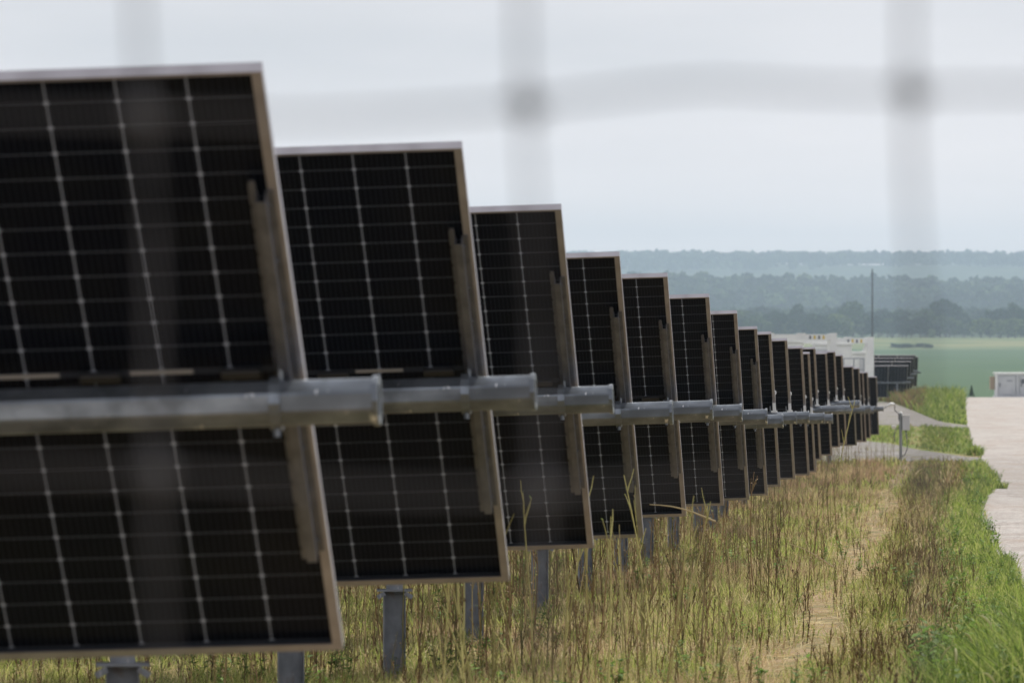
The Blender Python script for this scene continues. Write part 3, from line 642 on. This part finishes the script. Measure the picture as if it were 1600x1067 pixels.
def stubble():
    X=[];Y=[];Sx=[]
    for y0,y1,d in ((23,36,70),(36,62,75),(62,110,40),(110,172,16)):
        x,y = samp(y0,y1,d); u = U(x,y); re = redge(y); pr = np.clip((u-1.0)/.25,0,1)*np.clip((re-.35-u)/.4,0,1)*np.clip((vnoise(x,y,.8,51,2)-.42)*4,0.05,1)
        pr = np.maximum(pr, .16*(u<1.0)); pr = pr*(1-.93*trackf(u,y)); ok = (rng.random(len(x)) < pr)&off_gravel(x,y); X.append(x[ok]);Y.append(y[ok]);Sx.append(.35+.75*rng.random(ok.sum()))
    x,y,s = map(np.concatenate,(X,Y,Sx)); tint = np.tile(np.array([[.62,.58,.52]]),(len(x),1))
    o = scatter('cut_stubble', short, x, y, s, 1.3, tint, .12); tag(o, 'short dark cut weed stubble between the straw track and the road verge', 'stubble', kind='stuff')
stubble()
# -- rusty fine dry grass tufts (hazy heads)
def tufts():
    X=[];Y=[]
    cx,cy = samp(28,165,.8); u = U(cx,cy); ok = (u<.55)&(u>-3.5)&(vnoise(cx,cy,2.4,61,2)>.44)&off_gravel(cx,cy); cx,cy = cx[ok],cy[ok]
    n = 90; r = .28*np.sqrt(rng.random((len(cx),n))); a = rng.random((len(cx),n))*6.283
    x = (cx[:,None]+r*np.cos(a)).ravel(); y = (cy[:,None]+r*np.sin(a)*1.3).ravel(); m = len(x)
    cc = np.where((rng.random(len(cx))<.8)[:,None,None], RUST[None,:1], STRAW[None,:1]); c = np.repeat(cc,n,1).reshape(-1,3)*(.7+.6*rng.random((m,1)))
    h = .08+.22*rng.random(m); wd = np.clip(.0028*y/45,.002,.007)
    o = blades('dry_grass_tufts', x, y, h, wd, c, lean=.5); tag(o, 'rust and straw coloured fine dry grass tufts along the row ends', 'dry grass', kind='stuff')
tufts()
# -- lush verge beside the road
def verge():
    X=[];Y=[];Hh=[];Wd=[];Cc=[]
    for y0,y1,d,wd in ((20,36,800,.007),(36,62,420,.008),(62,120,130,.013),(120,172,40,.022)):
        x,y = samp(y0,y1,d,.02,.09,.3); u = U(x,y); re = redge(y); 
        inn = np.clip((u-(re-.15-.65*vnoise(x,y,.9,77,2)))/.35,0,1)*np.clip((re+.02+.14*(vnoise(x,y,.8,71,2)-.4)-u)/.1,0,1); ok = rng.random(len(x)) < inn*(.35+.65*(vnoise(x,y,.7,72,2)>.45))
        x,y,u = x[ok],y[ok],u[ok]; n = len(x); big = np.clip((34-y)/9,0,1)
        X.append(x);Y.append(y);Hh.append((.04+.10*rng.random(n))*(1+1.5*big)*(.1+1.9*vnoise(x,y,.45,73,2)));Wd.append(np.full(n,wd)*(.6+.8*rng.random(n)));Cc.append(pick(BRIGHT,n))
    # foreground clump of tall green grass
    x = rng.uniform(1.3,3.4,30000); y = rng.uniform(27,34.5,30000); ed = (x-.062*y)/.5+(vnoise(x,y,.45,75,2)-.5)*2.0; ok = rng.random(30000) < np.clip(ed,0,1)*.9
    x,y = x[ok],y[ok]; n = len(x); X.append(x);Y.append(y);Hh.append((.16+.34*rng.random(n))*(.25+1.5*vnoise(x,y,.38,76,2)**1.3)*(.5+.5*np.clip((x-.064*y)/.4,0,1)));Wd.append(.006+.008*rng.random(n));Cc.append(pick(BRIGHT,n)*.95)
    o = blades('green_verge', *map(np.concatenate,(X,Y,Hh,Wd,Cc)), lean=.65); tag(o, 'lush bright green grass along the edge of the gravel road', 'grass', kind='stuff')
verge()
def leafy(seed, h=.3):
    q = random.Random(seed); mb = MB(); cols = []
    for k in range(q.randint(4,7)):
        a = q.uniform(0,6.28); l = h*q.uniform(.5,1.1); d = Vector((math.cos(a)*q.uniform(.1,.6),math.sin(a)*q.uniform(.1,.6),1)).normalized(); b = len(mb.v)
        mb.tube([(0,0,-.01), d*l*.5, d*l], [.003,.0025,.0015], 3, cap=False); cols += [(.15,.20,.06)]*(len(mb.v)-b)
        for m in range(9):
            t = q.uniform(.2,1); p = d*l*t; e = Vector((q.uniform(-1,1),q.uniform(-1,1),q.uniform(-.3,.6))).normalized(); sd_ = e.cross(Vector((0,0,1))).normalized(); s_ = q.uniform(.03,.065); b = len(mb.v)
            mb.add([p, p+e*s_*.45+sd_*s_*.3, p+e*s_+Vector((0,0,-s_*.15)), p+e*s_*.45-sd_*s_*.3],[(0,1,2,3)]); g_ = q.uniform(.7,1.35); cols += [(.13*g_,.22*g_,.045*g_)]*4
    V = np.array([tuple(v) for v in mb.v]); T = [(f_[0],f_[i],f_[i+1]) for f_ in mb.f for i in range(1,len(f_)-1)]
    return V, np.array(T), np.array(cols)
def leafy_weeds():
    lf = [leafy(500+i) for i in range(6)]; X=[];Y=[];Sx=[]
    for y0,y1,d in ((27,36,16),(36,62,9),(62,130,3.5),(130,240,1.2)):
        x,y = samp(y0,y1,d,-.088,.09,.3); u = U(x,y); re = redge(y); pr = np.clip((u-(re-.7))/.4,0,1)*(u<re+.08)*np.clip((vnoise(x,y,.9,91,2)-.4)*5,0,1)+.05*(u<re-.4)+.8*((y<34.5)&(x>.064*y))
        ok = (rng.random(len(x)) < pr)&off_gravel(x,y); X.append(x[ok]);Y.append(y[ok]);Sx.append((.35+.6*rng.random(ok.sum()))*np.where((y[ok]<35)&(x[ok]>.062*y[ok]),1.5,1))
    x,y,s = map(np.concatenate,(X,Y,Sx)); o = scatter('leafy_weeds', lf, x, y, s, 1.0, None, .05); o.data.materials[0] = VEG
    tag(o, 'low broad leaved green weeds scattered along the road verge', 'weeds', kind='stuff')
leafy_weeds()
# foxtail seed heads over the verge
def foxtail(seed):
    q = random.Random(seed); h = q.uniform(.32,.5); a = q.uniform(0,6.28); bend = q.uniform(.08,.2); mb = MB()
    pts = [Vector((math.cos(a)*bend*(i/9)**3, math.sin(a)*bend*(i/9)**3, h*(i/9-.25*(i/9)**5))) for i in range(10)]
    mb.tube(pts, [.0022]*10, 3, cap=False); n1 = len(mb.v)
    e = [pts[-1]+Vector((math.cos(a),math.sin(a),-.1-i*.18)).normalized()*.016*i for i in range(6)]
    mb.tube(e, [.002,.0045,.0055,.005,.004,.0015], 6); V = np.array([tuple(v) for v in mb.v]); T = [(f_[0],f_[i],f_[i+1]) for f_ in mb.f for i in range(1,len(f_)-1)]
    c = np.tile(np.array([[.16,.26,.05]]),(len(V),1)); c[n1:] = (.50,.50,.27)
    return V, np.array(T), c
ft = [foxtail(i) for i in range(5)]
FTM = [tri_mesh('foxtail', V, T, c, VEG) for V,T,c in ft]
for k in range(46):
    y = random.uniform(23.5,48); re = road_edge(y); u = re-random.uniform(-.05,.75); x = ux(u,y)
    o = link('foxtail_grass', FTM[k%5]); o.location = G(x,y); o.rotation_euler = (0,0,random.uniform(0,6.28)); s = random.uniform(.8,1.15)*(1.15 if y < 30 else .8); o.scale = (s,s,s)
    tag(o, 'foxtail grass stem with a drooping pale seed head in the green verge', 'grass stem', 'foxtail seed heads over the green verge')
# individual tall weeds that stand out against the panels and the grass
TM = [tri_mesh('weed_stalk', *stalk(1.0, 300+i, 6, .45, False, 1.5), STEM) for i in range(6)]+[tri_mesh('weed_stalk', *stalk(1.0, 400+i, 5, .5, False, 1.6, (.46,.42,.17)), STEM) for i in range(4)]
def weed(px, pybase, D, h, lab, k, lean=(0,0), grp='tall weeds standing out from the rough grass'):
    p = at(px, pybase, D); o = link('tall_weed', TM[k]); o.location = G(p.x, D, -.02); o.scale = (h,h,h); o.rotation_euler = (lean[0],lean[1],random.uniform(0,6.28))
    tag(o, lab, 'weed', grp if grp else None)
gl = 'single tall brown weed stalk rising from the rough grass near the row ends'
for k,(px,D,h) in enumerate(((1085,29,.75),(1112,28,.85),(1128,30,.7),(1162,30,.62),(1035,27,.8),(1090,33,.9),(1180,38,.75),(1245,38,.6),(880,30,.7),(905,31,.8),(985,33,.9),(1010,34,1.0),(1015,26,.7),(930,27,.6),(1290,50,.6),(1260,46,.6),(1215,48,.75),(1195,55,.8),(850,26,.5),(1140,42,.85),(1065,38,.8),(1225,62,.8),(1262,66,.75))):
    weed(px, 0, D, h, gl, k%9 if k%3 else k%6, (random.uniform(-.1,.1),random.uniform(-.16,.16)))
for k,(px,D,h,ln) in enumerate(((690,27,.95,.05),(715,28,1.1,-.1),(752,28,1.0,.1),(812,30,1.0,.12),(868,31,1.05,-.14),(922,32,1.1,.16),(948,30,.95,-.08),(1022,34,1.15,.1),(1042,32,1.05,-.12),(1058,36,1.0,.14),(975,36,1.15,-.18))):
    weed(px, 0, D, h, 'pale yellowish tall weed crossing the lower edges of the nearer panel rows', 6+k%4, (0,ln), 'pale tall weeds before the panel bottoms')
weed(735, 0, 27.5, 1.05, 'yellowish weed leaning in front of the lower right corner of the second row', 6, (0,-.12), None)
weed(765, 0, 27, .95, 'brown weed standing just under the bottom right corner of the second row', 2, (0,.05), None)
weed(835, 0, 29, 1.1, 'pale forked weed before the bottom edge of the third row', 7, (0,-.15), None)
weed(1000, 0, 40, 1.15, 'tall pale weed before the bottom corner of the fourth row', 8, (0,.2), None)
weed(1300, 0, 90, 1.7, 'tallest bare weed reaching up to the tubes of the far rows', 9, (0,.15), None)
def bent(px0,py0,px1,py1,D,lab):
    a = at(px0,py0,D); b = at(px1,py1,D); mb = MB(); a = Vector(a); b = Vector(b); mb.tube([a.lerp(b,i/6)+Vector((0,0,.02*math.sin(i*.6))) for i in range(7)], [.0025+.0008*i for i in range(7)], 5)
    o = mb.build('fallen_stalk', M('pale_stalk', (.46,.37,.21), .8)); tag(o, lab, 'stalk')
bent(1015,788,1118,812,37,'pale dry stalk lying slantwise before the fifth row'); bent(1230,848,1302,884,52,'pale dry stalk fallen across the grass left of the straw track')

# -- weeds mound between the gravel path and the road crest, and grass strip there
def mound():
    n = 30000; u = rng.uniform(-3,2.9,n); y = rng.uniform(246,420,n); x = ux(u,y); top = pady(u,P2,2); ok = (y > top+1)&(u < redge(np.clip(y,0,419)))
    x,y,u = x[ok],y[ok],u[ok]; n = len(x); far = np.clip((y-285)/45,0,1); c = np.where((rng.random(n)<far*.85*(u<.9))[:,None], pick(np.array([[.20,.13,.065],[.16,.12,.06],[.24,.17,.08],[.14,.15,.05]]),n), pick(BRIGHT*.85,n))
    h = .82*(.25+.6*rng.random(n))*(.35+.85*far)*(.15+1.6*vnoise(x,y,1.6,81,2)); h *= np.clip((415-y)/25,.3,1)
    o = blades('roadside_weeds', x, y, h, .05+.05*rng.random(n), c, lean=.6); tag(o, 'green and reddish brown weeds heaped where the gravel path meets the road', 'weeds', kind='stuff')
mound()
# little leafy clumps at the road edge
def clump(px, py, r, h, lab, seed):
    p = pxg(px,py); q = np.random.default_rng(seed); n = 260; a = q.random(n)*6.283; rr = r*np.sqrt(q.random(n)); x = p.x+rr*np.cos(a); y = p.y+rr*np.sin(a)*1.5
    o = blades('grass_clump', x-p.x, y-p.y, h*(.5+.7*q.random(n)), np.full(n,.012*max(1,p.y/60)), pick(BRIGHT,n), lean=.8, z=np.zeros(n)+gz(x,y)-gz(p.x,p.y)-.01)
    o.location = G(p.x,p.y); tag(o, lab, 'grass clump', 'green clumps creeping onto the gravel road')
clump(1556,765,.2,.17,'green grass clump jutting farthest onto the gravel road',1); clump(1530,757,.16,.22,'leafy green clump beside the widest jut of grass at the road edge',2)
clump(1541,838,.13,.10,'low green tuft beside the reddish dirt at the near road edge',3); clump(1552,880,.18,.13,'tall green tuft where the near road edge leaves the picture',4); clump(1524,712,.22,.32,'dark leafy plant at the narrow far part of the road edge',5)

# ------------------------------------------------------------------ trees
def crown_mesh(name, seed, H=18.0, Rr=7.0, n=1500, size=1.1, base=(.045,.075,.028), conifer=False):
    q = np.random.default_rng(seed); V=[];Cc=[]
    k = 11; lob = []
    for i in range(k):
        t = q.random(); a = q.random()*6.283; rr = Rr*.55*q.random()**.6; lob.append((math.cos(a)*rr, math.sin(a)*rr, H*(.30+.52*t), Rr*(.55-.22*t)*(.75+.5*q.random()), .7+.6*q.random()))
    lob.append((0,0,H*.72,Rr*.5,1.0))
    for i in range(n):
        if conifer: t = q.random()**.8; a = q.random()*6.283; r0 = Rr*(1-t)*(.75+.25*math.sin(t*60)); p = np.array([math.cos(a)*r0,math.sin(a)*r0,H*(.06+.94*t)]); br = 1
        else:
            l = lob[q.integers(len(lob))]; d = q.normal(size=3); d /= np.linalg.norm(d); p = np.array(l[:3])+d*l[3]*np.array([1,1,.72])*(.72+.32*q.random()); br = l[4]
        a1 = q.normal(size=3); a1 /= np.linalg.norm(a1); a2 = np.cross(a1,q.normal(size=3)); a2 /= np.linalg.norm(a2); s = size*(.5+q.random())
        V += [p-a1*s/2, p+a2*s/2, p+a1*s/2, p-a2*s/2]; c = np.array(base)*(.6+.8*q.random())*br; Cc += [c]*4
    V = np.array(V); b = np.arange(n)*4; T = np.concatenate([np.stack([b,b+1,b+2],1),np.stack([b,b+2,b+3],1)])
    return V, T, np.array(Cc)
CR = []
for s,(H,Rr,base) in enumerate(((19,8,(.05,.085,.025)),(16,7.5,(.022,.045,.014)),(21,7,(.035,.062,.022)),(14,8,(.11,.15,.045)),(17,6,(.015,.032,.011)),(16,8.5,(.075,.11,.03)),(18,7,(.028,.05,.018)))):
    V,T,c = crown_mesh('crown', 900+s, H, Rr, 1500, 1.25, base); cm = tri_mesh('crown', V, T, c, LEAF_FAR)
    mb = MB(); mb.tube([(0,0,-.5),(0.1,0,H*.3),(0,.1,H*.7)], [.5,.38,.12], 7)
    for k in range(5): a = k*1.3+s; mb.tube([(0,0,H*(.25+.05*k)),(math.cos(a)*Rr*.35,math.sin(a)*Rr*.35,H*(.42+.05*k)),(math.cos(a)*Rr*.6,math.sin(a)*Rr*.6,H*(.52+.06*k))], [.2,.12,.05], 5)
    CR.append((cm, mb.mesh('trunk', BARK), H))
def tree(x, y, H, kind, lab, grp='trees along the far edge of the green field', wide=1):
    cm, tm, h0 = CR[kind]; r = empty('tree', G(x,y,-.3), random.uniform(0,6.28)); s = H/h0; r.scale = (s*wide,s*wide,s)
    tag(r, lab, 'tree', grp); link('trunk', tm, r); link('crown', cm, r)
special = [(1332,461,3120,0,1.15,'broad tall rounded tree rising above the tree line left of the pole'),(1245,470,3150,2,1.1,'dark tree group leader standing left of the broad rounded tree'),(1478,462,3160,1,1.05,'tall dark tree above the tree line right of the pole'),
 (1395,480,3100,4,1.2,'dark tree directly right of the thin pole'),(1448,474,3110,0,1,'rounded tree between the pole and the right edge, above paler ones'),(1560,478,3120,1,1.2,'dark spreading tree near the right edge of the tree line'),
 (1455,511,3010,3,.9,'low pale green tree at the field edge in front of the darker ones'),(1210,482,3140,1,1.1,'dull green tree above the tops of the eighth row'),(1585,468,3190,2,1.1,'tall dull tree at the far right of the tree line')]
for px,py,Y,k,wd,lab in special:
    p = at(px,py,Y); tree(p.x, Y, p.z-pbase(p.x,Y), k, lab, wide=wd)
q = random.Random(5); lab0 = ['dark green tree in the front rank along the field edge','hazier grey green tree in the rear ranks beyond the field']
for k in range(52):
    px = 1060+k*560/52+q.uniform(-6,6); Y = 3030+q.uniform(-25,60); H = q.uniform(7,13)
    tree((px-800)/F*Y, Y, H, q.choice((0,1,2,2,4,4,5,6,6,3)), lab0[0], 'front rank of trees along the field edge', q.uniform(.9,1.3))
for k in range(64):
    px = 1040+k*590/64+q.uniform(-6,6); Y = 3200+q.uniform(0,420); H = q.uniform(9,16)
    tree((px-800)/F*Y, Y, H, q.choice((0,1,2,2,4,4,5,6,6,3)), lab0[1], 'rear ranks of trees beyond the field', q.uniform(.9,1.25))
for k,(px,Y) in enumerate(((1398,2700),(1408,2690),(1420,2695),(1436,2705),(1450,2690))):
    x = (px-800)/F*Y; cm,tm,h0 = CR[(1,4)[k%2]]; r = empty('shrub', G(x,Y,-1.2)); r.scale = (.4,.5,.2); link('crown', cm, r); link('stem', tm, r); tag(r, 'low dark shrub in the pale strip beyond the green field', 'shrub', 'dark shrubs in the pale strip')
# small conifer at the road crest
p = at(1518,602,450); V,T,c = crown_mesh('conifer', 77, 2.6, .75, 900, .16, (.025,.05,.03), True); r = empty('conifer', G(p.x,450)); h = p.z-pbase(p.x,450); r.scale = (h/2.6,)*3
link('crown', tri_mesh('crown', V, T, c, LEAF_FAR), r); MB().tube([(0,0,-.1),(0,0,1.8)], [.05,.02], 6).build('trunk', BARK, r); tag(r, 'small dark conifer standing past the end of the gravel road', 'conifer')
# wooded ridges: two far-off woods that read as masses
def wood(name, y0, y1, n, H, lab, cols, xw=(.0,.095), size=5.0, m=46):
    q = np.random.default_rng(hash(name)%1000 if False else len(name)*7+int(y0)); y = q.uniform(y0,y1,n); x = q.uniform(xw[0],xw[1],n)*y; z = gz(x,y)
    R0 = H*(.35+.2*q.random(n)); hh = H*(.7+.6*q.random(n)); d = q.normal(size=(n,m,3)); d /= np.linalg.norm(d,axis=2,keepdims=True); d[...,2] = np.abs(d[...,2])*1.0-.15
    P = np.stack([x,y,z],1)[:,None]+d*np.stack([R0,R0,hh*.55],1)[:,None]*(.8+.3*q.random((n,m,1))); P[...,2] += hh[:,None]*.45
    a1 = q.normal(size=(n,m,3)); a1 /= np.linalg.norm(a1,axis=2,keepdims=True); a2 = np.cross(a1,q.normal(size=(n,m,3))); a2 /= np.linalg.norm(a2,axis=2,keepdims=True); s = size*(.5+q.random((n,m,1)))
    V = np.stack([P-a1*s/2,P+a2*s/2,P+a1*s/2,P-a2*s/2],2).reshape(-1,3); b = np.arange(n*m)*4; T = np.concatenate([np.stack([b,b+1,b+2],1),np.stack([b,b+2,b+3],1)])
    pal = np.array(cols); c = pal[q.integers(0,len(pal),n)]*(.45+1.1*q.random((n,1))); c = np.repeat(c,m*4,0)
    tag(link(name, tri_mesh(name, V, T, c, LEAF_FAR)), lab, 'woodland', kind='stuff')
FC = [(.035,.06,.025),(.05,.08,.03),(.025,.042,.02),(.065,.095,.035)]
wood('valley_wood', 3750, 5000, 1300, 12, 'hazy woodland filling the valley behind the tree line', FC)
wood('ridge_wood', 5000, 5750, 1300, 19, 'blue green wooded ridge behind the valley trees', FC, size=6, m=60)
wood('far_ridge_wood', 8700, 9900, 1500, 16, 'pale blue wooded ridge along the horizon', FC, (-.01,.095), size=7, m=30)

# ------------------------------------------------------------------ air
hz_ = MB().box((-2600,-60,-40),(3200,10950,150)).build('haze', None); hm = bpy.data.materials.new('haze_air'); hm.use_nodes = True; t = hm.node_tree; t.nodes.remove(t.nodes['Principled BSDF'])
pv = t.nodes.new('ShaderNodeVolumePrincipled'); pv.inputs['Color'].default_value = (.59,.74,.91,1); pv.inputs['Density'].default_value = .00012; pv.inputs['Anisotropy'].default_value = .1
t.links.new(pv.outputs[0], t.nodes['Material Output'].inputs['Volume']); hz_.data.materials.append(hm); tag(hz_, 'thin blue haze over the valley and the far ridges', 'haze', kind='stuff')
